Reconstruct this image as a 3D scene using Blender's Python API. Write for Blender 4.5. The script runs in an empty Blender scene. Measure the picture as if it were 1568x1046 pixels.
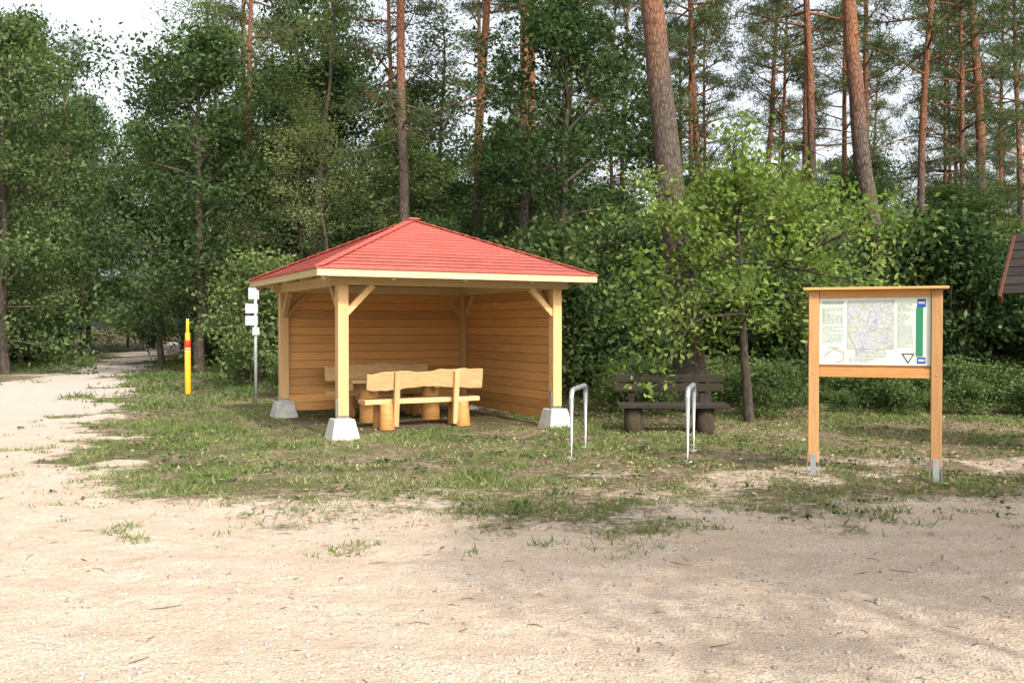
import bpy, math, random
import numpy as np
from mathutils import Vector, Matrix
random.seed(7); rng=np.random.default_rng(7)
scene=bpy.context.scene
COL=scene.collection
# ------------------------------------------------------------------ helpers
def link(o,parent=None):
    COL.objects.link(o)
    if parent is not None: o.parent=parent
    return o
def empty(name,loc=(0,0,0),rz=0,parent=None):
    e=bpy.data.objects.new(name,None); e.location=loc; e.rotation_euler=(0,0,rz); e.empty_display_size=.2
    return link(e,parent)
class NT:
    def __init__(s,name):
        s.m=bpy.data.materials.new(name); s.m.use_nodes=True; s.t=s.m.node_tree; s.t.nodes.clear()
        s.out=s.t.nodes.new('ShaderNodeOutputMaterial')
    def n(s,typ): return s.t.nodes.new(typ)
    def l(s,a,b): s.t.links.new(a,b)
    def ramp(s,fac,stops):
        r=s.t.nodes.new('ShaderNodeValToRGB'); e=r.color_ramp.elements
        while len(e)<len(stops): e.new(.5)
        for i,(p,c) in enumerate(stops):
            e[i].position=p; e[i].color=(c[0],c[1],c[2],1) if hasattr(c,'__len__') else (c,c,c,1)
        s.l(fac,r.inputs[0]); return r.outputs[0]
    def mix(s,fac,a,b,mode='MIX'):
        m=s.t.nodes.new('ShaderNodeMix'); m.data_type='RGBA'; m.blend_type=mode
        for inp,v in ((m.inputs[0],fac),(m.inputs[6],a),(m.inputs[7],b)):
            if isinstance(v,bpy.types.NodeSocket): s.l(v,inp)
            elif hasattr(v,'__len__'): inp.default_value=(v[0],v[1],v[2],1)
            else: inp.default_value=v
        return m.outputs[2]
    def math(s,op,a,b=0.0,clamp=False):
        m=s.t.nodes.new('ShaderNodeMath'); m.operation=op; m.use_clamp=clamp
        for i,v in enumerate((a,b)):
            if isinstance(v,bpy.types.NodeSocket): s.l(v,m.inputs[i])
            else: m.inputs[i].default_value=v
        return m.outputs[0]
    def coords(s,scale=(1,1,1),kind='Object'):
        tc=s.n('ShaderNodeTexCoord'); mp=s.n('ShaderNodeMapping'); mp.inputs['Scale'].default_value=scale
        s.l(tc.outputs[kind],mp.inputs[0]); return mp.outputs[0]
    def noise(s,vec,scale,detail=4,rough=.6):
        n=s.n('ShaderNodeTexNoise'); n.inputs['Scale'].default_value=scale; n.inputs['Detail'].default_value=detail; n.inputs['Roughness'].default_value=rough
        s.l(vec,n.inputs['Vector']); return n.outputs['Fac']
    def vor(s,vec,scale,feature='F1'):
        n=s.n('ShaderNodeTexVoronoi'); n.feature=feature; n.inputs['Scale'].default_value=scale
        s.l(vec,n.inputs['Vector']); return n
    def attr(s,name):
        a=s.n('ShaderNodeAttribute'); a.attribute_name=name; return a.outputs['Fac']
    def principled(s,col,rough=.7,bump=None,bstr=.3,bdist=.01,metal=0,spec=.4):
        p=s.n('ShaderNodeBsdfPrincipled'); p.inputs['Metallic'].default_value=metal
        p.inputs['Specular IOR Level'].default_value=spec
        if isinstance(rough,bpy.types.NodeSocket): s.l(rough,p.inputs['Roughness'])
        else: p.inputs['Roughness'].default_value=rough
        if isinstance(col,bpy.types.NodeSocket): s.l(col,p.inputs['Base Color'])
        else: p.inputs['Base Color'].default_value=(col[0],col[1],col[2],1)
        if bump is not None:
            b=s.n('ShaderNodeBump'); b.inputs['Strength'].default_value=bstr; b.inputs['Distance'].default_value=bdist
            s.l(bump,b.inputs['Height']); s.l(b.outputs[0],p.inputs['Normal'])
        s.l(p.outputs[0],s.out.inputs[0]); return s.m
# ------------------------------------------------------------------ materials
def wood(name,c1,c2,scale,knots=True,rough=.6):
    t=NT(name); v=t.coords(scale); n=t.noise(v,1.0,5,.65)
    col=t.ramp(n,[(.3,c2),(.62,c1)])
    t2=t.coords((1,1,1)); big=t.noise(t2,1.3,2)
    col=t.mix(t.math('MULTIPLY',big,.35),col,[x*.68 for x in c1])
    if knots:
        kv=t.coords(tuple(3.2 if s>20 else 2.2 for s in scale)); vo=t.vor(kv,2.0)
        kf=t.ramp(vo.outputs['Distance'],[(0.0,1),(.075,0)])
        col=t.mix(t.math('MULTIPLY',kf,.75),col,[x*.3 for x in c2])
    tint=t.attr('tint')
    hs=t.n('ShaderNodeHueSaturation'); t.l(col,hs.inputs['Color'])
    t.l(t.math('ADD',t.math('MULTIPLY',tint,.4),.78),hs.inputs['Value'])
    return t.principled(hs.outputs[0],rough,n,.25,.004,spec=.3)
M_wall=wood('wood_wall',(.60,.31,.105),(.44,.205,.06),(2,2,45))
M_post=wood('wood_post',(.60,.38,.175),(.45,.26,.105),(45,45,2.5))
M_fascia=wood('wood_fascia',(.64,.49,.26),(.52,.37,.17),(3,3,50),False)
M_plank=wood('wood_plank',(.62,.41,.20),(.42,.24,.09),(4,4,38),True)
M_log=wood('wood_log',(.52,.26,.08),(.36,.16,.045),(6,6,20),True)
M_board=wood('wood_board',(.52,.29,.12),(.40,.20,.075),(40,40,3),True)
M_old=wood('wood_old',(.034,.026,.019),(.015,.012,.010),(3,3,40),False,.95)
M_oldg=wood('wood_old_mossy',(.042,.036,.022),(.019,.017,.011),(3,3,40),False,.95)
M_oldlog=wood('wood_stump',(.060,.044,.025),(.022,.017,.011),(12,12,5),False,.95)
M_dark=wood('wood_dark',(.12,.045,.02),(.07,.028,.014),(3,3,40),False)
t=NT('concrete'); v=t.coords(); n=t.noise(v,9,6); M_conc=t.principled(t.ramp(n,[(.3,(.30,.29,.265)),(.7,(.47,.46,.42))]),.9,t.noise(v,60,4),.4,.004)
t=NT('galvanised'); v=t.coords(); n=t.noise(v,14,4); M_galv=t.principled(t.ramp(n,[(.3,(.40,.42,.44)),(.7,(.55,.57,.59))]),.42,None,metal=.75)
def flat(name,c,rough=.5,vary=.25):
    t=NT(name); v=t.coords(); n=t.noise(v,7,4); return t.principled(t.ramp(n,[(.3,[x*(1-vary) for x in c]),(.65,c)]),rough)
M_white=flat('sign_white',(.46,.48,.49),.4,.15); M_yellow=flat('yellow_paint',(.76,.38,.02),.4,.1); M_red=flat('red_paint',(.58,.03,.02),.4,.1)
M_green=flat('green_print',(.02,.20,.09),.4,.05); M_blue=flat('blue_print',(.02,.07,.33),.4,.05); M_ink=flat('ink',(.10,.12,.12),.5,.4)
M_grayink=flat('text_ink',(.36,.40,.38),.5,.3); M_pole=flat('pole_grey',(.33,.35,.34),.45,.2)
t=NT('paper'); v=t.coords(); M_paper=t.principled(t.ramp(t.noise(v,3,3),[(.3,(.54,.62,.52)),(.7,(.61,.67,.58))]),.4)
t=NT('map_print'); v=t.coords((1,1,1)); n=t.noise(v,9,5)
c=t.ramp(n,[(.40,(.50,.50,.49)),(.47,(.42,.48,.36)),(.56,(.46,.48,.53)),(.66,(.34,.36,.43))])
e=t.vor(v,22,'DISTANCE_TO_EDGE').outputs['Distance']; c=t.mix(t.ramp(e,[(.0,1),(.07,0)]),c,(.26,.25,.32))
e=t.vor(v,7,'DISTANCE_TO_EDGE').outputs['Distance']; c=t.mix(t.ramp(e,[(.0,.7),(.03,0)]),c,(.33,.25,.26)); M_map=t.principled(c,.4)
t=NT('red_shingle'); tc=t.n('ShaderNodeUVMap'); br=t.n('ShaderNodeTexBrick'); t.l(tc.outputs[0],br.inputs['Vector'])
br.inputs['Scale'].default_value=1; br.inputs['Brick Width'].default_value=.33; br.inputs['Row Height'].default_value=.141; br.inputs['Mortar Size'].default_value=.008
br.inputs['Color1'].default_value=(.45,.093,.07,1); br.inputs['Color2'].default_value=(.33,.063,.048,1); br.inputs['Mortar'].default_value=(.12,.022,.018,1); br.inputs['Mortar Smooth'].default_value=.3
ov=t.coords(); g=t.noise(ov,140,3); col=t.mix(t.math('MULTIPLY',t.noise(ov,1.6,4),.5),br.outputs['Color'],(.28,.07,.055))
col=t.mix(t.ramp(g,[(.45,0),(.75,.5)]),col,(.48,.17,.14)); M_roof=t.principled(col,.9,g,.4,.003,spec=.2)
# ground
t=NT('ground'); v=t.coords(); sand=t.attr('sand')
n1=t.noise(v,1.1,6,.65); n2=t.noise(v,9,5,.7); n3=t.noise(v,70,3,.6); n4=t.noise(v,3.2,5,.7)
sf=t.math('ADD',sand,t.math('MULTIPLY',t.math('SUBTRACT',n2,.5),1.2)); sf=t.math('ADD',sf,t.math('MULTIPLY',t.math('SUBTRACT',n4,.5),.9)); sf=t.ramp(sf,[(.28,0),(.74,1)])
sc=t.ramp(n1,[(.3,(.51,.40,.295)),(.5,(.58,.475,.37)),(.7,(.63,.535,.435))])
sc=t.mix(t.ramp(n4,[(.35,.65),(.55,0)]),sc,(.455,.345,.25))
sc=t.mix(t.ramp(n3,[(.40,.8),(.58,0)]),sc,(.34,.265,.20))
vo=t.vor(v,26); peb=t.ramp(vo.outputs['Distance'],[(.0,1),(.16,1),(.2,0)]); sel=t.ramp(t.noise(v,13,2),[(.54,0),(.58,1)])
sc=t.mix(t.math('MULTIPLY',peb,sel),sc,t.mix(vo.outputs['Color'],(.20,.16,.13),(.50,.44,.38)))
vo2=t.vor(v,75); sc=t.mix(t.ramp(vo2.outputs['Distance'],[(.0,.75),(.22,.0)]),sc,t.mix(vo2.outputs['Color'],(.24,.18,.13),(.64,.57,.49)))
sc=t.mix(t.math('MULTIPLY',t.attr('rut'),.55),sc,(.43,.335,.25))
grey=t.attr('gravel'); sc=t.mix(t.math('MULTIPLY',grey,.6),sc,t.mix(n3,(.34,.31,.29),(.56,.52,.48)))
dc=t.ramp(n2,[(.33,(.11,.078,.05)),(.48,(.23,.17,.115)),(.64,(.40,.32,.235))])
gc=t.ramp(n2,[(.3,(.06,.085,.022)),(.6,(.14,.15,.06))])
ln=t.ramp(t.noise(v,.9,5,.7),[(.42,1),(.58,0)]); soil=t.mix(t.math('MULTIPLY',ln,t.attr('green')),dc,gc)
soil=t.mix(t.ramp(n3,[(.4,.6),(.62,0)]),soil,(.07,.05,.03))
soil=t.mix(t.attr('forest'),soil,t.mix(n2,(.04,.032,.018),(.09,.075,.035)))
bh=t.math('ADD',t.math('MULTIPLY',n2,.6),t.math('MULTIPLY',n3,.35)); bh=t.math('ADD',bh,t.math('MULTIPLY',n4,.9)); bh=t.math('ADD',bh,t.math('MULTIPLY',t.math('MULTIPLY',peb,sel),.3))
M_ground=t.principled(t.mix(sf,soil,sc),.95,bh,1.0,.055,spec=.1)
def leafmat(name,c1,c2,c3,tr=.35,vr=.6):
    t=NT(name); a=t.attr('tint'); oi=t.n('ShaderNodeObjectInfo')
    col=t.ramp(a,[(.0,c1),(.6,c2),(1,c3)])
    hs=t.n('ShaderNodeHueSaturation'); t.l(col,hs.inputs['Color']); hs.inputs['Saturation'].default_value=.90
    t.l(t.math('ADD',t.math('MULTIPLY',oi.outputs['Random'],vr),1-vr*.47),hs.inputs['Value'])
    t.l(t.math('ADD',t.math('MULTIPLY',oi.outputs['Random'],-.035),.515),hs.inputs['Hue'])
    d=t.n('ShaderNodeBsdfDiffuse'); tl=t.n('ShaderNodeBsdfTranslucent')
    t.l(hs.outputs[0],d.inputs[0]); tc=t.mix(1.0,hs.outputs[0],(1.2,1.3,.6),'MULTIPLY'); t.l(tc,tl.inputs[0])
    m=t.n('ShaderNodeMixShader'); m.inputs[0].default_value=tr; t.l(d.outputs[0],m.inputs[1]); t.l(tl.outputs[0],m.inputs[2])
    t.l(m.outputs[0],t.out.inputs[0]); return t.m
L_dec=leafmat('leaves_deciduous',(.042,.078,.024),(.092,.14,.042),(.175,.22,.08),.38,.8)
L_birch=leafmat('leaves_birch',(.08,.12,.042),(.15,.195,.07),(.25,.29,.13),.42)
L_dark=leafmat('leaves_maple',(.024,.050,.017),(.052,.096,.03),(.115,.16,.058),.35,.8)
L_oak=leafmat('leaves_oak',(.045,.09,.018),(.105,.18,.03),(.24,.32,.08),.42)
L_pine=leafmat('needles_pine',(.045,.07,.032),(.085,.115,.052),(.15,.18,.085),.32)
L_grass=leafmat('grass_blades',(.06,.11,.024),(.13,.18,.05),(.38,.35,.18),.3)
L_litter=leafmat('dry_leaves',(.11,.055,.03),(.28,.18,.10),(.52,.40,.25),.1)
t=NT('pine_bark'); v=t.coords((1,1,.35)); tc=t.n('ShaderNodeTexCoord'); sx=t.n('ShaderNodeSeparateXYZ'); t.l(tc.outputs['Object'],sx.inputs[0])
nn=t.noise(v,1.2,3); hz=t.math('ADD',sx.outputs[2],t.math('MULTIPLY',nn,4.0)); f=t.ramp(t.math('DIVIDE',hz,12),[(.66,0),(.90,1)])
vo=t.vor(v,16,'DISTANCE_TO_EDGE').outputs['Distance']; fine=t.noise(v,24,5,.7)
low=t.ramp(fine,[(.3,(.05,.04,.032)),(.6,(.125,.10,.08)),(.75,(.20,.17,.145))]); hi=t.ramp(fine,[(.3,(.14,.06,.035)),(.65,(.29,.135,.075))])
c=t.mix(f,low,hi); c=t.mix(t.ramp(vo,[(0,.8),(.12,0)]),c,(.03,.02,.015)); M_pbark=t.principled(c,.95,t.math('ADD',vo,fine),.8,.04,spec=.1)
t=NT('bark'); v=t.coords((1,1,.3)); n=t.noise(v,20,5,.7); M_bark=t.principled(t.ramp(n,[(.3,(.03,.025,.018)),(.7,(.11,.09,.07))]),.95,n,.7,.02,spec=.1)
# ------------------------------------------------------------------ mesh builders
def np_mesh(name,V,Q,mi=None,tint=None,mats=(),smooth=None):
    me=bpy.data.meshes.new(name); V=np.asarray(V,dtype=np.float32); Q=np.asarray(Q,dtype=np.int32)
    me.vertices.add(len(V)); me.vertices.foreach_set('co',V.ravel()); me.loops.add(Q.size); me.loops.foreach_set('vertex_index',Q.ravel())
    me.polygons.add(len(Q)); me.polygons.foreach_set('loop_start',np.arange(len(Q),dtype=np.int32)*4)
    for m in mats: me.materials.append(m)
    if mi is not None: me.polygons.foreach_set('material_index',np.asarray(mi,dtype=np.int32))
    if smooth is not None: me.polygons.foreach_set('use_smooth',np.asarray(smooth,dtype=bool))
    if tint is not None:
        a=me.attributes.new('tint','FLOAT','FACE'); a.data.foreach_set('value',np.asarray(tint,dtype=np.float32))
    me.update(calc_edges=True); return me
class MB:
    def __init__(s): s.V=[];s.Q=[];s.mi=[];s.ti=[];s.sm=[];s.n=0
    def add(s,V,Q,mi=0,tint=0.5,sm=False):
        V=np.asarray(V,float);Q=np.asarray(Q,int); s.V.append(V); s.Q.append(Q+s.n); s.n+=len(V)
        s.mi.append(np.full(len(Q),mi)); s.ti.append(np.broadcast_to(tint,(len(Q),)).astype(float)); s.sm.append(np.full(len(Q),sm))
    def mesh(s,name,mats): return np_mesh(name,np.vstack(s.V),np.vstack(s.Q),np.concatenate(s.mi),np.concatenate(s.ti),mats,np.concatenate(s.sm))
    def obj(s,name,mats,parent=None,bevel=0):
        o=bpy.data.objects.new(name,s.mesh(name,mats)); link(o,parent)
        if bevel: b=o.modifiers.new('bevel','BEVEL'); b.width=bevel; b.segments=2; b.limit_method='ANGLE'
        return o
    def box(s,c,size,R=None,mi=0,tint=None,taper=1.0):
        if tint is None: tint=random.random()
        h=np.array(size)/2; P=np.array([(x*(taper if z>0 else 1),y*(taper if z>0 else 1),z) for z in(-1,1) for y in(-1,1) for x in(-1,1)],float)*h
        if R is not None: P=P@np.array(R).T
        s.add(P+np.array(c),[(0,2,3,1),(4,5,7,6),(0,1,5,4),(2,6,7,3),(0,4,6,2),(1,3,7,5)],mi,tint)
    def tube(s,P,r,k=8,mi=0,tint=.5,cap=True,sm=True):
        P=np.asarray(P,float); r=np.broadcast_to(r,(len(P),)).astype(float).copy()
        if cap: P=np.vstack([P[:1],P,P[-1:]]); r=np.concatenate([[1e-4],r,[1e-4]])
        T=np.gradient(P,axis=0); 
        if cap: T[0]=T[1]=P[2]-P[1]; T[-1]=T[-2]=P[-2]-P[-3]
        T/=np.linalg.norm(T,axis=1)[:,None]+1e-9
        d=np.abs((P[-1]-P[0])); ref=np.eye(3)[int(np.argmin(d))]
        A=np.cross(T,ref); A/=np.linalg.norm(A,axis=1)[:,None]+1e-9; B=np.cross(T,A)
        th=np.arange(k)*2*np.pi/k
        V=(P[:,None]+r[:,None,None]*(A[:,None]*np.cos(th)[None,:,None]+B[:,None]*np.sin(th)[None,:,None])).reshape(-1,3)
        i=np.arange(len(P)-1)[:,None]*k; j=np.arange(k)[None]; j2=(j+1)%k
        Q=np.stack([i+j,i+j2,i+k+j2,i+k+j],-1).reshape(-1,4); s.add(V,Q,mi,tint,sm)
def rotm(ax,a): return np.array(Matrix.Rotation(a,3,ax))
def beam(mb,a,b,w,h,**k):
    a=np.array(a,float); b=np.array(b,float); d=b-a; L=np.linalg.norm(d); z=d/L
    up=np.array([0,0,1.]) if abs(z[2])<.95 else np.array([0,1.,0]); x=np.cross(up,z); x/=np.linalg.norm(x); y=np.cross(z,x)
    mb.box((a+b)/2,(w,h,L),np.stack([x,y,z],1),**k)
def leaves(mb,C,n,sig,size,mi=1,flatz=.6,up=.8,asp=.55,rg=rng,drop=0):
    C=np.asarray(C); K=len(C)*n; c=np.repeat(C,n,0); ct=np.repeat(rg.random(len(C)),n)
    P=c+rg.normal(size=(K,3))*np.array([sig,sig,sig*flatz]); P[:,2]-=drop*rg.random(K); P[:,2]=np.maximum(P[:,2],.03)
    N=rg.normal(size=(K,3))+np.array([0,0,up]); N/=np.linalg.norm(N,axis=1)[:,None]
    A=np.cross(N,rg.normal(size=(K,3))); A/=np.linalg.norm(A,axis=1)[:,None]; B=np.cross(N,A)
    s=size*(.6+.8*rg.random(K))[:,None]*.5
    V=np.stack([P-A*s,P+B*s*asp-A*s*.1,P+A*s,P-B*s*asp-A*s*.1],1).reshape(-1,3)
    Q=np.arange(K*4).reshape(-1,4); ti=np.clip(.6*ct+.4*rg.random(K),0,1)
    mb.add(V,Q,mi,ti)
def bpath(p,az,el,L,k,rg,droop=.0,wob=.08):
    d=np.array([math.cos(az)*math.cos(el),math.sin(az)*math.cos(el),math.sin(el)]); P=[np.array(p,float)]
    for i in range(k):
        d=d+rg.normal(size=3)*wob; d[2]-=droop; d/=np.linalg.norm(d); P.append(P[-1]+d*L/k)
    return np.array(P)
def gen_decid(name,seed,H,R,base,nb,nl,lsize,mats,r0=.12,sig=.34,lean=0,stems=1,prof=.0,drop=.0,subs=4,keep=1.0,elv=(10,45)):
    rg=np.random.default_rng(seed); mb=MB(); C=[]
    for st in range(stems):
        k=12; z=np.linspace(0,H*(1-.15*st),k); P=np.stack([np.cumsum(rg.normal(0,.05*H/10,k))+lean*z+st*.1*z,np.cumsum(rg.normal(0,.05*H/10,k))-st*.07*z,z],1); P[:,:2]-=P[0,:2]; P[:,0]+=st*.15
        mb.tube(P,r0*(1-z/H*.93)+.01,8,0,cap=False); az=rg.random()*6
        for i in range(nb):
            t=(i+rg.random())/nb; h=base+(H*.97-base)*t; az+=2.4+rg.normal()*.3
            p=np.array([np.interp(h,P[:,2],P[:,0]),np.interp(h,P[:,2],P[:,1]),h])
            L=R*(math.sin(math.pi*(.2+prof+(.78-prof)*t))**.7)*(.6+.6*rg.random()); el=math.radians(elv[0]+elv[1]*t+rg.normal()*12)
            B=bpath(p,az,el,L,6,rg,.03+drop*.1); mb.tube(B,np.linspace(.028*L/2+.008,.006,7)*(r0/.12)**.5,5,0,cap=False)
            C+=[B[j]+rg.normal(0,.12,3) for j in (3,4,5,6)]
            for s_ in range(subs):
                q=B[2+rg.integers(0,4)]; SB=bpath(q,az+rg.normal()*.9,el+rg.normal()*.4,L*(.3+.25*rg.random()),3,rg,.03+drop*.12); mb.tube(SB,np.linspace(.012,.004,4),4,0,cap=False); C+=[SB[2],SB[3]]
        C.append(P[-1]); C.append(P[-2])
    C=[c_ for c_ in C if rg.random()<keep]
    leaves(mb,C,nl,sig,lsize,rg=rg,drop=drop)
    return mb.mesh(name,mats)
def gen_pine(name,seed,H,r0,lean=(0,0),live=.55,nb=26,bl=2.4,nl=70,curve=.0,k=14,lsize=.24,low=0):
    rg=np.random.default_rng(seed); mb=MB(); n=22; z=np.linspace(0,H,n)
    w=np.cumsum(rg.normal(0,.02,(n,2)),0); x=lean[0]*z+curve*np.sin(z/H*5)+w[:,0]; y=lean[1]*z+w[:,1]
    P=np.stack([x,y,z],1); P[:,:2]-=P[0,:2]; rr=r0*(1-.75*z/H); rr[0]*=1.35; rr[1]*=1.05; mb.tube(P,rr,k,0,cap=False); C=[]; az=rg.random()*6
    at=lambda h: np.array([np.interp(h,z,P[:,0]),np.interp(h,z,P[:,1]),h])
    for i in range(nb):
        t=(i+rg.random())/nb; h=H*(live+(1-live)*t); az+=2.4+rg.normal()*.4
        L=bl*(1-.55*t)*(.6+.6*rg.random()); B=bpath(at(h),az,math.radians(5+40*t+rg.normal()*12),L,5,rg,-.02,.14); mb.tube(B,np.linspace(.045,.012,6),5,0,cap=False)
        C+=[B[4],B[5]]
        for s_ in range(3):
            SB=bpath(B[2+rg.integers(0,3)],az+rg.normal()*.9,.25+rg.normal()*.3,L*.4,3,rg,-.03,.1); mb.tube(SB,np.linspace(.014,.006,4),4,0,cap=False); C+=[SB[3],SB[2]]
    for i in range(12):
        h=H*(.2+(live-.2)*rg.random()); az+=2.2; B=bpath(at(h),az,rg.normal()*.3,.4+1.0*rg.random(),4,rg,.05,.15); mb.tube(B,np.linspace(.018,.005,5),4,0,cap=False)
    for i in range(low):
        h=H*(.32+(live-.32)*rg.random()); az+=2.2; B=bpath(at(h),az,rg.normal()*.2,bl*(.5+.5*rg.random()),4,rg,.05,.12); mb.tube(B,np.linspace(.03,.008,5),4,0,cap=False); C+=[B[3],B[4],B[4]+rg.normal(0,.2,3)]
    leaves(mb,C,nl,.22,lsize,flatz=.5,up=.5,asp=.12,rg=rg)
    return mb.mesh(name,[M_pbark,L_pine])
def inst(me,name,loc,rz=None,sc=1,parent=None):
    o=bpy.data.objects.new(name,me); o.location=loc; o.rotation_euler=(0,0,random.random()*6.28 if rz is None else rz)
    o.scale=sc if hasattr(sc,'__len__') else (sc,sc,sc); return link(o,parent)
def vn(x,y,s,seed=0):
    r=np.random.default_rng(seed).random((256,256)); X=np.asarray(x)/s+500; Y=np.asarray(y)/s+500; xi=np.floor(X).astype(int); yi=np.floor(Y).astype(int); fx=X-xi; fy=Y-yi; fx=fx*fx*(3-2*fx); fy=fy*fy*(3-2*fy)
    g=lambda a,b:r[a%256,b%256]
    return (g(xi,yi)*(1-fx)+g(xi+1,yi)*fx)*(1-fy)+(g(xi,yi+1)*(1-fx)+g(xi+1,yi+1)*fx)*fy
# ------------------------------------------------------------------ ground
YBx=[-60,-4.5,-3.6,-3,-1.8,-.7,.6,2,3,5,8,60]; YBy=[9.8,9.8,9.0,8.3,7.9,7.9,8.0,8.2,8.5,8.5,8.4,8.4]
REy=[0,9.3,12.4,16,20.4,24,32,41,60,90]; REx=[-2.6,-4.3,-5.9,-7.5,-9.1,-10.3,-13.0,-16.0,-22,-31]
LEy=[0,10,24,32,41,60,90]; LEx=[-30,-20,-13.9,-16.2,-18.5,-24.8,-33.5]
def sanddist(x,y):
    d=np.maximum(np.interp(x,YBx,YBy)-y,np.interp(y,REy,REx)-x); return np.minimum(d,x-np.interp(y,LEy,LEx))
def ss(a,b,x): t=np.clip((x-a)/(b-a),0,1); return t*t*(3-2*t)
def sandf(x,y):
    d=sanddist(x,y)+(vn(x,y,.9,3)-.5)*2.0+(vn(x,y,.25,4)-.5)*1.0
    w=np.where(y<10.5,1.5,.45)
    s=ss(-1,1,d/w)
    bare=ss(.50,.68,vn(x,y,1.2,61)*.6+vn(x,y,.4,62)*.4)*(.35+.65*ss(-.5,2,x))*ss(13.5,11,y)*.62
    return np.maximum(s,bare)
def rutf(x,y):
    r=np.zeros_like(x)
    for y0,cv in((4.7,.010),(5.5,.012),(6.3,.016),(7.05,.018)):
        yc=y0+cv*(x-1)**2+.12*np.sin(x*.9+y0); r=np.maximum(r,np.exp(-((y-yc)/.11)**2)*(.35+.8*vn(x,y,.9,int(y0*10))))
    return np.clip(r,0,1)
def hgt(x,y): return (vn(x,y,1.9,11)-.5)*.035+(vn(x,y,.45,12)-.5)*.018+(vn(x,y,.16,13)-.5)*.013-rutf(x,y)*.012
gx=np.unique(np.concatenate([-np.geomspace(16,500,40)[::-1],np.arange(-16,16,.085),np.geomspace(16,500,40)]))
gy=np.unique(np.concatenate([-np.geomspace(3,400,25)[::-1],np.arange(-3,3.5,.2),np.arange(3.5,12,.06),np.arange(12,26,.1),np.geomspace(26,500,60)]))
X,Y=np.meshgrid(gx,gy); xs=X.ravel(); ys=Y.ravel(); S=sandf(xs,ys); Z=hgt(xs,ys)*np.where(np.hypot(xs,ys)<60,1,0)
nx,ny=len(gx),len(gy); i=np.arange(ny-1)[:,None]*nx+np.arange(nx-1)[None]; Qg=np.stack([i,i+1,i+nx+1,i+nx],-1).reshape(-1,4)
gravel=ss(10,20,ys)*S; rut=rutf(xs,ys)
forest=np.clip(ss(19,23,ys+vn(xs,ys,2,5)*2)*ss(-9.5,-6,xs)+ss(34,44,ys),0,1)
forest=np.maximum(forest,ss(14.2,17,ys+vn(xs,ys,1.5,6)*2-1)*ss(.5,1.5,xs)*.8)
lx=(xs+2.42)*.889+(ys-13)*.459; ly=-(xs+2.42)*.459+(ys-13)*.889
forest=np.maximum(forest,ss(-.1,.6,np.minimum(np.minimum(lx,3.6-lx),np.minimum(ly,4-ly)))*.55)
green=np.clip(1.15-ss(0,4,xs)*.7,0,1)
def ground_obj(name,V,Q,keep=None,dz=0):
    idx=np.arange(len(V))
    if keep is not None:
        Q=Q[keep]; u,inv=np.unique(Q,return_inverse=True); Q=inv.reshape(-1,4); idx=u
    VV=V[idx].copy(); VV[:,2]+=dz; me=np_mesh(name,VV,Q,mats=[M_ground],smooth=np.ones(len(Q)))
    for nm,arr in(('sand',S),('gravel',gravel),('forest',forest),('green',green),('rut',rut)):
        a=me.attributes.new(nm,'FLOAT','POINT'); a.data.foreach_set('value',arr[idx].astype(np.float32))
    return link(bpy.data.objects.new(name,me))
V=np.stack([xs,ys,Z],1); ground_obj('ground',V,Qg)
fs=S[Qg].mean(1); cy=ys[Qg].mean(1); cxx=np.abs(xs[Qg].mean(1)); sd_=sanddist(xs[Qg].mean(1),cy); ground_obj('sandy_path',V,Qg,(fs>.6)&(sd_>-1)&(cy<75)&(cy>-30)&(cxx<45),.004)
def inshel(x,y,m=.1):
    a=(x+2.42)*.889+(y-13)*.459; b=-(x+2.42)*.459+(y-13)*.889; return (a>-m)&(a<3.5+m)&(b>.35)&(b<3.5+m)
def blades(name,N,x0,x1,y0,y1,hh,dens,seed,mat=L_grass,w0=.005):
    rg=np.random.default_rng(seed); x=rg.uniform(x0,x1,N); y=rg.uniform(y0,y1,N); k=rg.random(N)<dens(x,y); x=x[k];y=y[k]; k=~inshel(x,y)&(np.abs(x/y)<.66); x=x[k];y=y[k]; n=len(x)
    patch=vn(x,y,1.1,21); h=hh*(.35+.9*rg.random(n)**2)*(.45+1.1*patch); a=rg.random(n)*6.283; ln=rg.normal(0,.75,(n,2)); w=w0*(.7+.8*rg.random(n))*(1+y/22)
    z=hgt(x,y); b=np.stack([x,y,z-.005],1); d=np.stack([np.cos(a),np.sin(a),0*a],1)*w[:,None]
    tip=b+np.stack([ln[:,0]*h,ln[:,1]*h,h],1)
    V=np.stack([b-d,b+d,tip+d*.15,tip-d*.15],1).reshape(-1,3); ti=np.clip(.15+.5*rg.random(n)+.65*(1-patch)*rg.random(n),0,1)
    return link(bpy.data.objects.new(name,np_mesh(name,V,np.arange(4*n).reshape(-1,4),None,ti,[mat])))
def dens(x,y):
    s=sandf(x,y); p=ss(.43,.60,vn(x,y,1.3,30)*.4+vn(x,y,.35,31)*.6); sh=ss(-1,4,x)*.55*(y<15)
    f=np.where((y>17)&(x>-8),.35,1); sd=sanddist(x,y)
    tuft=ss(.74,.84,vn(x,y,.28,88))*(sd<1.6)*(sd>0)*.6
    return np.clip(np.maximum((1-s)**1.4*(.10+.95*p)*(1-sh)*f,tuft*(y<12)),0,1)
blades('grass',500000,-11,10.5,6.2,20,.055,dens,41)
blades('grass_verge',150000,-30,0,18,48,.10,lambda x,y:(1-sandf(x,y))*.8*(x<-6)*(vn(x,y,1.5,33)>.25),42,w0=.010)
rg=np.random.default_rng(77); n=4200; x=rg.uniform(-8,9,n); y=rg.uniform(7.4,18,n); k=(rg.random(n)<(1-sandf(x,y)*.8)*ss(.4,.7,vn(x,y,.8,91)))&(np.abs(x/y)<.62)&~inshel(x,y); x=x[k];y=y[k]
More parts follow.
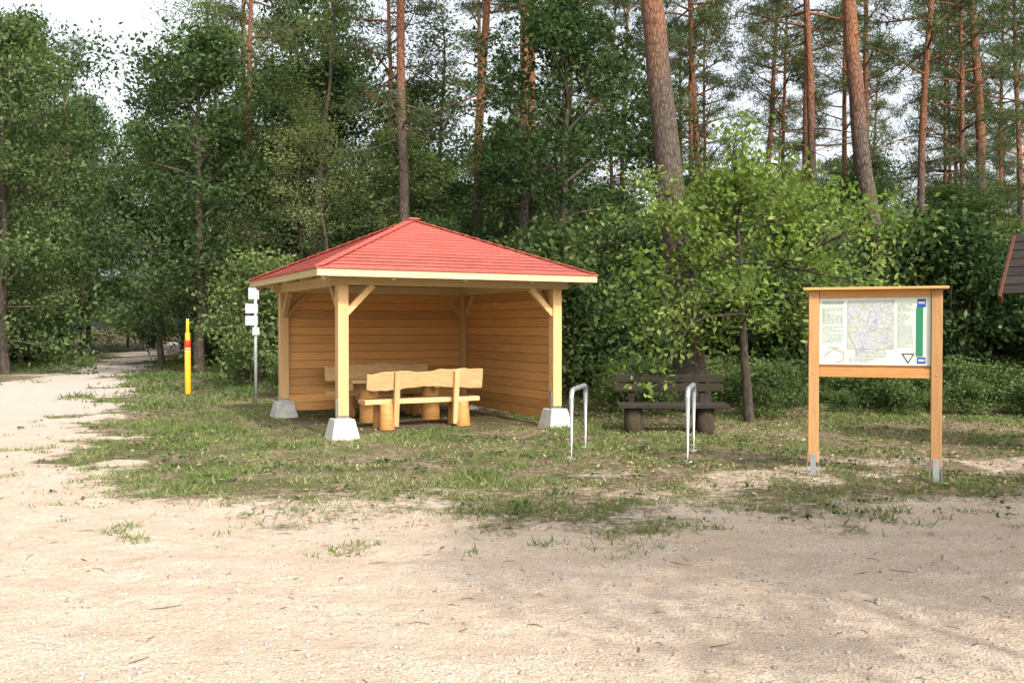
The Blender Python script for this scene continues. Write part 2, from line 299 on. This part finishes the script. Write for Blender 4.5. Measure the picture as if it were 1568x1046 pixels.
mb=MB(); leaves(mb,np.stack([x,y,hgt(x,y)+.02],1),7,.035,.042,mi=0,up=2.2,asp=.6,rg=rg,flatz=.3); mb.obj('lawn_herbs',[L_dec])
rg=np.random.default_rng(5); n=22000; x=rg.uniform(-7,11,n); y=rg.uniform(4,18,n); s=sandf(x,y); sdv=sanddist(x,y); k=(rg.random(n)<np.where(sdv>1,.022,np.where(sdv>0,.17,.26+.65*(x>.3))))&(np.abs(x/y)<.62); x=x[k];y=y[k]
mb=MB(); leaves(mb,np.stack([x,y,hgt(x,y)+.016],1),1,.004,.046,mi=0,up=3.0,asp=.55,rg=rg,flatz=.8); mb.obj('leaf_litter',[L_litter])
n=7500; y=3.6+8.5*rg.random(n)**1.3; x=rg.uniform(-.62,.62,n)*y; k=(sandf(x,y)>.3); x=x[k];y=y[k]
t=NT('stone'); v=t.coords(); M_stone=t.principled(t.ramp(t.noise(v,6,3),[(.35,(.17,.145,.125)),(.5,(.38,.33,.28)),(.65,(.25,.24,.24))]),.9)
mb=MB()
for px,py,pz in zip(x,y,hgt(x,y)):
    r=.003+.011*rg.random()**4; mb.tube([(px,py,pz-.2*r+.004),(px+.1*r,py,pz+.5*r+.004),(px,py+.1*r,pz+1.1*r+.004)],[r,r*1.05,r*.5],6,0)
mb.obj('pebbles',[M_stone])
mb=MB()
for q in range(220):
    y0=rg.uniform(4.0,14); x0=rg.uniform(-.55,.55)*y0; a=rg.random()*6; L=rg.uniform(.03,.13)*(.6+rg.random()); z0=hgt(np.array([x0]),np.array([y0]))[0]+.010
    mb.tube([(x0,y0,z0),(x0+L*.5*math.cos(a),y0+L*.5*math.sin(a),z0+.004),(x0+L*math.cos(a+.25),y0+L*math.sin(a+.25),z0)],[.0018,.0025,.0012],5,0)
mb.obj('twigs',[M_bark])
# ------------------------------------------------------------------ shelter
W=3.5; sh=empty('wooden_shelter',(-2.42,13.0,0),math.radians(27.3))
mb=MB()
for (px,py) in((0,0),(W,0),(0,W),(W,W)): mb.box((px,py,.12),(.44,.44,.34),taper=.66)
mb.obj('footings',[M_conc],sh,.012)
mb=MB()
for (px,py) in((0,0),(W,0),(0,W),(W,W)):
    mb.box((px-.086,py,.42),(.008,.07,.30)); mb.box((px+.086,py,.42),(.008,.07,.30)); mb.box((px,py,.305),(.18,.07,.03))
mb.obj('post_brackets',[M_galv],sh)
mb=MB()
for (px,py) in((0,0),(W,0),(0,W),(W,W)): mb.box((px,py,1.26),(.155,.155,1.86))
for (px,py,dx,dy) in((0,0,1,0),(0,0,0,1),(W,0,-1,0),(W,0,0,1),(0,W,0,-1),(0,W,1,0),(W,W,-1,0),(W,W,0,-1)):
    beam(mb,(px+dx*.05,py+dy*.05,1.78),(px+dx*.46,py+dy*.46,2.2),.09,.09)
mb.obj('posts',[M_post],sh,.008)
mb=MB()
for a,b in(((-.2,0),(W+.2,0)),((-.2,W),(W+.2,W))): beam(mb,(*a,2.262),(*b,2.262),.13,.14)
for a,b in(((0,.07),(0,W-.07)),((W,.07),(W,W-.07))): beam(mb,(*a,2.26),(*b,2.26),.13,.14)
c=W/2; ez=2.40; az_=3.37; o=.47
for (px,py) in((-o,-o),(W+o,-o),(-o,W+o),(W+o,W+o)): beam(mb,(px*.96+c*.04,py*.96+c*.04,ez-.10),(c,c,az_-.13),.07,.12)
for s_ in(.25,.5,.75):
    for side in range(4):
        e0=-o+(W+2*o)*s_; f_=1-abs(s_-.5)*2
        if side==0: a=(e0,-o+.04,ez-.1); d=(0,1)
        elif side==1: a=(e0,W+o-.04,ez-.1); d=(0,-1)
        elif side==2: a=(-o+.04,e0,ez-.1); d=(1,0)
        else: a=(W+o-.04,e0,ez-.1); d=(-1,0)
        hl=(W/2+o)*f_-.1; beam(mb,a,(a[0]+d[0]*hl,a[1]+d[1]*hl,a[2]+hl*(az_-ez)/(W/2+o)),.06,.10)
mb.obj('rafters',[M_fascia],sh,.004)
mb=MB(); nbd=14; bh=(2.19-.10)/nbd
for i in range(nbd):
    z=.10+bh*(i+.5); mb.box((c,W+.02,z),(W-.16,.035,bh-.007),tint=random.random()); mb.box((c,W+.02,z),(W-.16,.02,bh+.001),tint=-.6)
    mb.box((W+.02,c,z),(.035,W-.16,bh-.007)); mb.box((W+.02,c,z),(.02,W-.16,bh+.001),tint=-.6)
mb.obj('walls',[M_wall],sh,.006)
mb=MB(); mb.box((W-.06,W-.06,1.2),(.09,.09,2.0)); mb.obj('wall_battens',[M_post],sh,.004)
rb=MB(); uvs=[]; ncs=17; sl=math.hypot(c+o,az_-ez)
cor=[np.array(p) for p in((-o,-o,ez),(W+o,-o,ez),(W+o,W+o,ez),(-o,W+o,ez))]; ap=np.array((c,c,az_))
for f_ in range(4):
    a,b=cor[f_],cor[(f_+1)%4]; nrm=np.cross(b-a,ap-a); nrm/=np.linalg.norm(nrm); E=np.linalg.norm(b-a)
    for k in range(ncs):
        t0,t1=k/ncs,(k+1)/ncs; p0=a+(ap-a)*t0+nrm*.014; p1=b+(ap-b)*t0+nrm*.014; p2=b+(ap-b)*t1+nrm*.001; p3=a+(ap-a)*t1+nrm*.001; q0=p0-nrm*.014;q1=p1-nrm*.014
        rb.add([p0,p1,p2,p3],[(0,1,2,3)]); uvs+=[(E*t0/2,sl*t0),(E-E*t0/2,sl*t0),(E-E*t1/2,sl*t1-.0001),(E*t1/2,sl*t1-.0001)]
        rb.add([q0,q1,p1,p0],[(0,1,2,3)]); uvs+=[(E*t0/2,sl*t0)]*4
ro=rb.obj('roof_shingles',[M_roof],sh); uv=ro.data.uv_layers.new(name='UVMap'); uv.data.foreach_set('uv',np.array(uvs,dtype=np.float32).ravel())
mb=MB()
for p in cor:
    d=ap-p; Ld=np.linalg.norm(d); K=16
    for k in range(K):
        a=p+d*(k/K)+np.array([0,0,.028]); b=p+d*((k+1.12)/K)+np.array([0,0,.016]); beam(mb,a,b,.13,.012,tint=random.random())
mb.box((c,c,az_+.03),(.22,.22,.03),taper=.5); ho=mb.obj('hip_caps',[M_roof],sh,.003); u=ho.data.uv_layers.new(name='UVMap'); u.data.foreach_set('uv',np.tile(np.array([.1,.07],dtype=np.float32),len(ho.data.loops)))
mb=MB(); dn=np.array([0,0,-.02])
for f_ in range(4):
    a,b=cor[f_]+dn,cor[(f_+1)%4]+dn
    for k in range(14):
        t0,t1=k/14,(k+1)/14-.002; mb.add([a+(ap+dn-a)*t0,b+(ap+dn-b)*t0,b+(ap+dn-b)*t1,a+(ap+dn-a)*t1],[(3,2,1,0)],0,random.random())
mb.obj('roof_deck',[M_fascia],sh)
mb=MB()
for p,q in(((-o-.012,-o),(W+o+.012,-o)),((-o-.012,W+o),(W+o+.012,W+o))): beam(mb,(*p,ez-.06),(*q,ez-.06),.025,.105)
for p,q in(((-o,-o+.014),(-o,W+o-.014)),((W+o,-o+.014),(W+o,W+o-.014))): beam(mb,(*p,ez-.06),(*q,ez-.06),.025,.105)
mb.obj('fascia_boards',[M_fascia],sh,.004)
mb=MB()
for p,q in(((-o-.03,-o-.018),(W+o+.03,-o-.018)),((-o-.03,W+o+.018),(W+o+.03,W+o+.018))): beam(mb,(*p,ez+.002),(*q,ez+.002),.03,.02)
for p,q in(((-o-.018,-o),(-o-.018,W+o)),((W+o+.018,-o),(W+o+.018,W+o))): beam(mb,(*p,ez+.003),(*q,ez+.003),.03,.02)
e_=mb.obj('drip_edge',[M_roof],sh,.002); u=e_.data.uv_layers.new(name='UVMap'); u.data.foreach_set('uv',np.tile(np.array([.1,.07],dtype=np.float32),len(e_.data.loops)))
def plank(mb,L,Hh,T,M,seed,mi=0,wav=.03):
    r=np.random.default_rng(seed); n=26; x=np.linspace(-L/2,L/2,n); w=lambda:np.convolve(r.normal(0,1,n+6),np.ones(7)/7,'valid')*wav*1.6
    top=Hh/2+w(); bot=-Hh/2+w(); V=[]; 
    for s_ in(-1,1):
        for arr in(bot,top): V.append(np.stack([x,np.full(n,s_*T/2),arr],1))
    V=np.vstack(V); Q=[]
    for i in range(n-1):
        b0,t0,b1,t1=i,n+i,2*n+i,3*n+i
        Q+=[(b0,b0+1,t0+1,t0),(b1,t1,t1+1,b1+1),(t0,t0+1,t1+1,t1),(b0,b1,b1+1,b0+1)]
    Q+=[(0,n,3*n,2*n),(n-1,3*n-1,4*n-1,2*n-1)]
    V4=np.c_[V,np.ones(len(V))]@np.array(M).T; mb.add(V4[:,:3],Q,mi,r.random())
def rustic_bench(name,a_,b_,flip,seed):
    e=empty(name,(a_,b_,0),math.pi if flip else 0,sh); L=1.95
    mb=MB(); plank(mb,L,.27,.045,Matrix.Translation((0,-.22,.77))@Matrix.Rotation(math.radians(8),4,'X'),seed,wav=.035); mb.obj('backrest',[M_plank],e,.01)
    mb=MB(); plank(mb,L,.36,.075,Matrix.Translation((0,.03,.43))@Matrix.Rotation(math.radians(90),4,'X'),seed+1,wav=.02); mb.obj('seat',[M_plank],e,.01)
    mb=MB()
    for x in(-.64,.64):
        mb.tube([(x,-.20,.0),(x,-.17,.40)],[.125,.10],16,0); mb.tube([(x,.14,.0),(x,.14,.40)],[.11,.10],16,0); beam(mb,(x,-.3,.10),(x,.3,.10),.10,.14)
    mb.obj('log_feet',[M_log],e,.01)
    mb=MB()
    for x in(-.50,.50): beam(mb,(x,-.20,.05),(x,-.285,.90),.085,.07)
    mb.obj('uprights',[M_post],e,.008)
rustic_bench('rustic_bench',1.58,.95,False,3); rustic_bench('rustic_bench',1.62,2.95,True,9)
e=empty('rustic_table',(1.6,1.95,0),0,sh); mb=MB()
for yy in(-.24,0.01,.25): plank(mb,1.9,.235,.05,Matrix.Translation((0,yy,.70))@Matrix.Rotation(math.radians(90),4,'X'),int(yy*100)+40,wav=.012)
mb.obj('top',[M_plank],e,.008); mb=MB()
for x in(-.55,.55): mb.tube([(x,0,0),(x,0,.67)],[.16,.15],18,0); mb.tube([(x,-.3,.6),(x,.3,.6)],[.06,.06],12,0)
mb.obj('log_legs',[M_log],e,.008)
# ------------------------------------------------------------------ info board
ib=empty('information_board',(3.26,9.87,0),math.radians(-20.4)); w=1.205
mb=MB()
for x in(0,w): mb.box((x,0,1.06),(.105,.09,1.84))
mb.obj('posts',[M_board],ib,.006)
mb=MB()
for x in(0,w): mb.box((x-.057,0,.12),(.008,.06,.26)); mb.box((x+.057,0,.12),(.008,.06,.26)); mb.box((x,-.049,.11),(.06,.006,.24))
mb.obj('post_shoes',[M_galv],ib)
mb=MB(); mb.box((w/2,-.01,2.0),(1.42,.2,.028)); mb.obj('cap',[M_wall],ib,.006)
mb=MB(); mb.box((w/2,.0,1.945),(w-.11,.05,.075)); mb.box((w/2,0,1.11),(w-.11,.05,.10)); mb.box((w/2,.03,1.53),(w-.107,.02,.88)); mb.obj('frame',[M_wall],ib,.004)
mb=MB(); mb.box((w/2,.005,1.55),(w-.112,.02,.715)); mb.obj('panel',[M_paper],ib)
fy=-.0085
def quad(mb,x0,x1,z0,z1,mi=0,dy=0): mb.add([(x0,fy-dy,z0),(x1,fy-dy,z0),(x1,fy-dy,z1),(x0,fy-dy,z1)],[(0,1,2,3)],mi,random.random())
mb=MB(); r=random.Random(2); quad(mb,.34,.80,1.36,1.875); quad(mb,.42,.72,1.28,1.357); mb.obj('map',[M_map],ib)
mb=MB()
def text(x0,x1,z0,z1,st=.014):
    z=z1
    while z>z0:
        xe=x1 if r.random()>.25 else x0+(x1-x0)*r.uniform(.3,.8); x=x0
        while x<xe-.01:
            wd=r.uniform(.012,.045); quad(mb,x,min(x+wd,xe),z-st*.36,z,1,.001); x+=wd+.009
        z-=st
text(.085,.30,1.62,1.80); text(.085,.30,1.42,1.60,.02); text(.83,.985,1.38,1.84,.015); quad(mb,.085,.30,1.84,1.87,1,.001); text(.36,.62,1.22,1.265,.016)
quad(mb,1.01,1.075,1.29,1.80,2,.001); quad(mb,1.02,1.10,1.80,1.885,3,.001); quad(mb,1.02,1.10,1.215,1.28,3,.001)
quad(mb,1.03,1.09,1.835,1.86,4,.002); quad(mb,1.03,1.09,1.235,1.26,4,.002)
T=[(.87,1.32),(1.0,1.32),(.935,1.21)]; T2=[(.89,1.308),(.98,1.308),(.935,1.232)]
for i_ in range(3):
    j_=(i_+1)%3; mb.add([(T[i_][0],fy-.001,T[i_][1]),(T[j_][0],fy-.001,T[j_][1]),(T2[j_][0],fy-.001,T2[j_][1]),(T2[i_][0],fy-.001,T2[i_][1])],[(0,1,2,3)],0)
mb.obj('printing',[M_ink,M_grayink,M_green,M_blue,M_white],ib)
mb=MB(); mb.tube([(.13,fy-.001,1.30),(.20,fy-.001,1.36),(.30,fy-.001,1.33),(.31,fy-.001,1.24),(.22,fy-.001,1.21)],.002,5); mb.obj('route_line',[M_red],ib)
mb=MB(); mb.tube([(.10,fy-.001,1.26),(.16,fy-.001,1.38),(.26,fy-.001,1.37)],.002,5); mb.obj('route_line_green',[M_green],ib)
mb=MB()
for x in(0,w):
    for z in(1.1,1.93,.16,.08): mb.tube([(x,-.044,z),(x,-.056,z)],.007,8)
mb.obj('screws',[M_galv],ib)
# ------------------------------------------------------------------ bike hoops
def hoop(p,q,h):
    p=np.array(p);q=np.array(q); d=(q-p); L=np.linalg.norm(d); d/=L; R=.11; P=[(0,-.1),(0,h-R)]
    P+=[(R-R*math.cos(a),h-R+R*math.sin(a)) for a in np.linspace(0,math.pi/2,8)[1:]]
    P+=[(L-R+R*math.sin(a),h-R+R*math.cos(a)) for a in np.linspace(0,math.pi/2,8)]; P+=[(L,-.1)]
    e=empty('bicycle_stand',(p[0],p[1],0)); mb=MB(); mb.tube([(d[0]*a,d[1]*a,b) for a,b in P],.030,16); mb.obj('hoop',[M_galv],e)
    mb=MB()
    for a in(0,L): mb.tube([(d[0]*a,d[1]*a,-.02),(d[0]*a,d[1]*a,.018)],[.07,.05],14)
    mb.obj('base_collars',[M_conc],e)
hoop((.72,11.05),(.97,12.05),.83); hoop((2.07,10.75),(2.33,11.7),.86)
# ------------------------------------------------------------------ old bench
ob=empty('park_bench',(2.42,13.9,0),math.radians(-2)); mb=MB()
for i_,yy in enumerate((-.27,-.09,.09)): beam(mb,(-.83,yy,.41),(.83,yy+.005,.41),.055,.165) if False else mb.box((0,yy,.41),(1.66,.165,.06))
mb.obj('seat',[M_old],ob,.008); mb=MB()
beam(mb,(-.84,.26,.80),(.84,.26,.80),.05,.12); beam(mb,(-.84,.245,.655),(.84,.245,.655),.05,.12); mb.obj('backrest',[M_oldg],ob,.008); mb=MB()
for x in(-.58,.52): beam(mb,(x,.22,.05),(x,.31,.88),.09,.05)
mb.obj('back_supports',[M_old],ob,.006); mb=MB()
for x in(-.58,.5): mb.tube([(x,-.15,-.05),(x,-.15,.1),(x,-.15,.37)],[.15,.135,.13],16); mb.tube([(x,.12,-.05),(x,.12,.37)],[.12,.12],14)
mb.obj('log_legs',[M_oldlog],ob)
# ------------------------------------------------------------------ gas marker
gp=empty('pipeline_marker_post',(-7.7,21.7,0)); mb=MB(); mb.tube([(0,0,-.1),(0,0,1.0)],.07,18,0); mb.tube([(0,0,1.18),(0,0,1.45)],.06,18,0); mb.tube([(0,0,1.45),(0,0,1.78)],[.04,.035],18,0); mb.obj('pole',[M_yellow],gp,.004)
mb=MB(); mb.tube([(0,0,1.0),(0,0,1.03)],.075,18); mb.tube([(0,0,1.10),(0,0,1.27)],.075,18,1); mb.obj('bands',[M_white,M_red],gp,.004); mb=MB(); mb.tube([(0,0,1.03),(0,0,1.10)],.07,18); mb.obj('collar',[M_yellow],gp)
# ------------------------------------------------------------------ sign pole
sp=empty('hiking_signpost',(-5.33,19.0,0)); mb=MB(); mb.tube([(0,0,-.1),(0,0,2.40)],.032,14); mb.obj('pole',[M_pole],sp)
mb=MB(); R=rotm('Z',math.radians(62)); 
mb.box((-.02,-.05,2.28),(.30,.012,.24),R); mb.box((-.06,-.06,1.97),(.36,.012,.20),R); mb.box((-.06,-.07,1.72),(.36,.012,.20),R); mb.box((.02,-.04,1.50),(.20,.012,.16),R); mb.obj('sign_plates',[M_white],sp,.003)
mb=MB(); 
for z in(2.0,1.93,1.75,1.68): mb.box((-.067,-.066,z),(.26,.012,.03),R)
mb.obj('lettering',[M_ink],sp)
# ------------------------------------------------------------------ roofed notice board at right edge
rn=empty('roofed_notice_board',(6.57,12.0,0),math.radians(-39.7)); mb=MB()
for s_ in(-1,1):
    for k in range(7):
        t0,t1=k/7,(k+1.15)/7
        mb.add([(-.02,s_*.8*t0,2.8-.8*t0+.015),(2.3,s_*.8*t0,2.8-.8*t0+.015),(2.3,s_*.8*t1,2.8-.8*t1+.03),(-.02,s_*.8*t1,2.8-.8*t1+.03)],[(0,1,2,3)],0,random.random())
mb.obj('roof_shingles',[M_old],rn); mb=MB()
for s_ in(-1,1):
    for x in(0.02,2.26): beam(mb,(x,0,2.74),(x,s_*.82,1.93),.04,.13)
    for x in(.75,1.5): beam(mb,(x,0,2.72),(x,s_*.78,1.94),.05,.08)
mb.obj('barge_boards',[M_dark],rn,.004); mb=MB()
for x in(.35,1.95): mb.box((x,0,1.3),(.12,.12,2.7)); beam(mb,(x,-.6,2.02),(x,.6,2.02),.08,.1)
beam(mb,(.1,0,2.68),(2.2,0,2.68),.08,.1); mb.box((1.15,0,1.5),(1.48,.04,.9)); mb.obj('frame',[M_dark],rn,.004)
# ------------------------------------------------------------------ vegetation prototypes
D=[gen_decid('deciduous_a',1,10,2.9,.8,26,58,.13,[M_bark,L_dec],.13,.34,keep=.85),
   gen_decid('deciduous_b',2,10,2.5,1.0,24,58,.125,[M_bark,L_dec],.12,.32,lean=.03,keep=.8),
   gen_decid('deciduous_c',3,10,3.1,.6,26,58,.13,[M_bark,L_dec],.14,.35,prof=.1,keep=.85)]
DK=[gen_decid('maple_a',4,10,3.0,1.2,28,56,.145,[M_bark,L_dark],.15,.34,keep=.9),gen_decid('maple_b',5,10,2.7,.7,28,54,.14,[M_bark,L_dark],.14,.34,keep=.82)]
BI=[gen_decid('birch_a',6,15,2.3,2.5,28,44,.10,[M_bark,L_birch],.11,.32,drop=.5,keep=.7),gen_decid('birch_b',7,15,2.7,2.2,26,42,.11,[M_bark,L_birch],.12,.34,drop=.3,keep=.7)]
SH=[gen_decid('shrub_a',8,2.4,1.3,.15,12,34,.11,[M_bark,L_dark],.03,.24,stems=3,subs=2),gen_decid('shrub_b',9,2.6,1.2,.1,10,28,.11,[M_bark,L_dec],.03,.24,stems=3,subs=2,keep=.8),gen_decid('shrub_c',19,3.2,1.2,.4,9,26,.12,[M_bark,L_dark],.03,.24,stems=2,subs=3,keep=.8)]
LOW=[gen_decid('low_a',10,.7,.6,.05,8,26,.075,[M_bark,L_dec],.01,.12,stems=3,subs=1)]
PI=[gen_pine('pine_a',11,20,.19,(.01,0),.55,30,2.6,44),gen_pine('pine_b',12,19,.15,(-.02,0),.5,28,2.3,44,curve=.15,low=6),gen_pine('pine_c',13,21,.2,(.025,0),.56,28,2.8,44,curve=-.1,low=5),gen_pine('pine_d',14,17,.11,(0,0),.45,30,1.8,40,curve=.1,low=5)]
SHADE=gen_decid('shade_tree',15,4.7,1.35,2.9,16,44,.12,[M_bark,L_dec],.05,.22,keep=.9)
# hero trees
inst(gen_pine('pine_big',20,19,.30,(-.098,0),.66,26,3.0,60,k=20),'pine_tree',(3.42,17.3,-.05),0)
inst(gen_pine('pine_lean',21,19,.24,(-.13,0),.64,26,2.8,60,curve=-.35,k=18),'pine_tree',(9.35,21.5,-.05),0)
hero=[(0.25,26,0,1.0),(.75,27.5,0,.95),(9.5,29,1,1.1),(10.7,34,0,1),(7.5,36,2,1),(4.2,38,3,1.05),(-9.4,33,1,1.0),(6.0,31,3,1),(15.5,30,2,1),(17.5,36,3,1),(19.5,41,3,1),(19.0,40.4,3,1.05),(13.2,27,3,.95),(-4.0,30,3,1.05),(-12.2,41,0,1),(12,44,2,1),(8.4,40,3,1),(14.5,38,0,1),(5.3,44,1,1),(11.6,39,3,1.1),(2.4,41,1,1),(20,36,1,1),(16.5,45,0,1),(-1.5,42,0,1)]
for x,y,k,s in hero: inst(PI[k],'pine_tree',(x,y,-.05),None,s)
inst(gen_decid('oak_young',31,3.85,2.2,1.45,26,30,.105,[M_bark,L_oak],.085,.20,lean=-.08,subs=5,prof=.04,elv=(6,40)),'oak_tree',(4.0,15.4,0),0,1)
inst(DK[0],'maple_tree',(-10.6,31,0),1,(1.25,1.25,1.12)); inst(BI[1],'birch_tree',(-6.8,31,0),2,(1.2,1.2,.9)); inst(D[1],'deciduous_tree',(-3.3,28,0),2,(.9,.9,.75)); inst(BI[0],'birch_tree',(-2.6,32,0),.5,(1.3,1.3,.85)); inst(BI[1],'birch_tree',(1.6,33,0),.5,(1.2,1.2,.75))
inst(DK[1],'maple_tree',(-16.9,30.5,0),.5,(1.1,1.1,1.15)); inst(DK[1],'maple_tree',(-14.0,36.5,0),.5,(.9,.9,1.1)); inst(D[2],'deciduous_tree',(-19.3,33.5,0),.5,(1.0,1.0,1.1))
# shading trees right of the viewpoint
for x,y,s in((4.75,3.2,.95),(5.9,3.8,1),(7.2,3.4,1),(8.3,4.1,1),(10.2,4.3,1.05),(12.6,4.6,1.1),(3.9,1.8,1.2)): inst(SHADE,'young_tree',(x,y,0),None,s)
# forest mass
fo=empty('forest'); R_=random.Random(3)
def roadc(y): return -12-.3*(y-24)
cnt=0; y=22.0
while y<72:
    x=-.62*y-4
    while x<.62*y+4:
        px=x+R_.uniform(-1.3,1.3); py=y+R_.uniform(-1.5,1.5); r=px/py; x+=(3.0 if x<-.2*y else 3.3) if y<40 else 4.2
        if abs(px-roadc(py))<(3.2 if py<54 else -1): continue
        if px<-8 and py<33+R_.uniform(0,3): continue
        if px<-3.5 and py<25.5: continue
        if py<21.5: continue
        pxl=784+1400*r
        if pxl<520: hmax=.35*py+2.5
        elif pxl<900: hmax=.175*py+2.0+ (4 if R_.random()<.2 else 0)
        else: hmax=.155*py+1.6+(2.5 if R_.random()<.12 else 0)
        if py>60 and pxl>520: hmax=R_.uniform(9.5,13)
        hmax=min(hmax,18)*R_.uniform(.62,1.05)
        t_=R_.random()
        if (pxl>900 and t_<.26) or (520<pxl<=900 and t_<.18) or (pxl<=520 and t_<.08):
            inst(R_.choice(PI),'forest_pine',(px,py,-.1),None,R_.uniform(.75,1.05),fo)
            inst(R_.choice(DK),'forest_tree',(px+1,py-.5,0),None,hmax/13,fo)
        else:
            q=R_.random()
            if q<(.3 if pxl<520 else .2): me=R_.choice(BI); s=hmax/15
            elif q<.55: me=R_.choice(DK); s=hmax/10
            else: me=R_.choice(D); s=hmax/10
            wd=min(max(s,.75),1.25); inst(me,'forest_tree',(px,py,0),None,(wd,wd,s),fo)
        cnt+=1
    y+=4.0 if y<40 else 5.5
print('forest',cnt)
ug=empty('undergrowth')
for i_ in range(270):
    y=R_.uniform(18,44); x=R_.uniform(-.62,.64)*y
    if abs(x-roadc(y))<2.9: continue
    if x<-8 and y<36: continue
    if x<-4 and y<24: continue
    if -5<x<1.2 and y<20: continue
    if x>1 and y<20: continue
    inst(R_.choice(SH),'shrub',(x,y,0),None,R_.uniform(.5,1.5),ug)
for i_ in range(170):
    y=R_.uniform(16,22); x=R_.uniform(.12,.62)*y
    if R_.random()<(21-y)*.16: continue
    inst(R_.choice(LOW),'low_plant',(x,y,-.02),None,R_.uniform(.3,1.0),ug)
for i_ in range(50):
    y=R_.uniform(21,30); x=R_.uniform(-9,-3)
    if y<27 and x<-6: continue
    inst(LOW[0],'low_plant',(x,y,-.02),None,R_.uniform(.5,1.2),ug)
# ------------------------------------------------------------------ light, sky, camera
el=math.radians(42); sd=Vector((.5,-.866,0)).normalized(); to=Vector((sd.x*math.cos(el),sd.y*math.cos(el),math.sin(el)))
l=bpy.data.lights.new('sun','SUN'); l.energy=4.1; l.angle=math.radians(1.2); l.color=(1,.94,.85); lo=bpy.data.objects.new('sun',l); lo.rotation_euler=(-to).to_track_quat('-Z','Y').to_euler(); link(lo)
wd=bpy.data.worlds.new('World'); scene.world=wd; wd.use_nodes=True; nt=wd.node_tree; bg=nt.nodes['Background']; sk=nt.nodes.new('ShaderNodeTexSky'); sk.sky_type='NISHITA'; sk.sun_disc=False
sk.sun_elevation=el; sk.sun_rotation=math.atan2(sd.x,sd.y); sk.dust_density=5; sk.air_density=1.0; sk.ozone_density=.6
hs=nt.nodes.new('ShaderNodeHueSaturation'); hs.inputs['Saturation'].default_value=.3; hs.inputs['Value'].default_value=2.35
nt.links.new(sk.outputs[0],hs.inputs['Color']); nt.links.new(hs.outputs[0],bg.inputs[0]); bg.inputs[1].default_value=.15
cam=bpy.data.cameras.new('camera'); cam.sensor_width=36; cam.lens=36*1400/1568; cam.clip_end=2000; co=bpy.data.objects.new('camera',cam); co.location=(0,0,1.6); co.rotation_euler=(math.radians(90-.94),0,0); link(co); scene.camera=co
scene.view_settings.view_transform='Standard'; scene.view_settings.look='None'; scene.view_settings.exposure=0
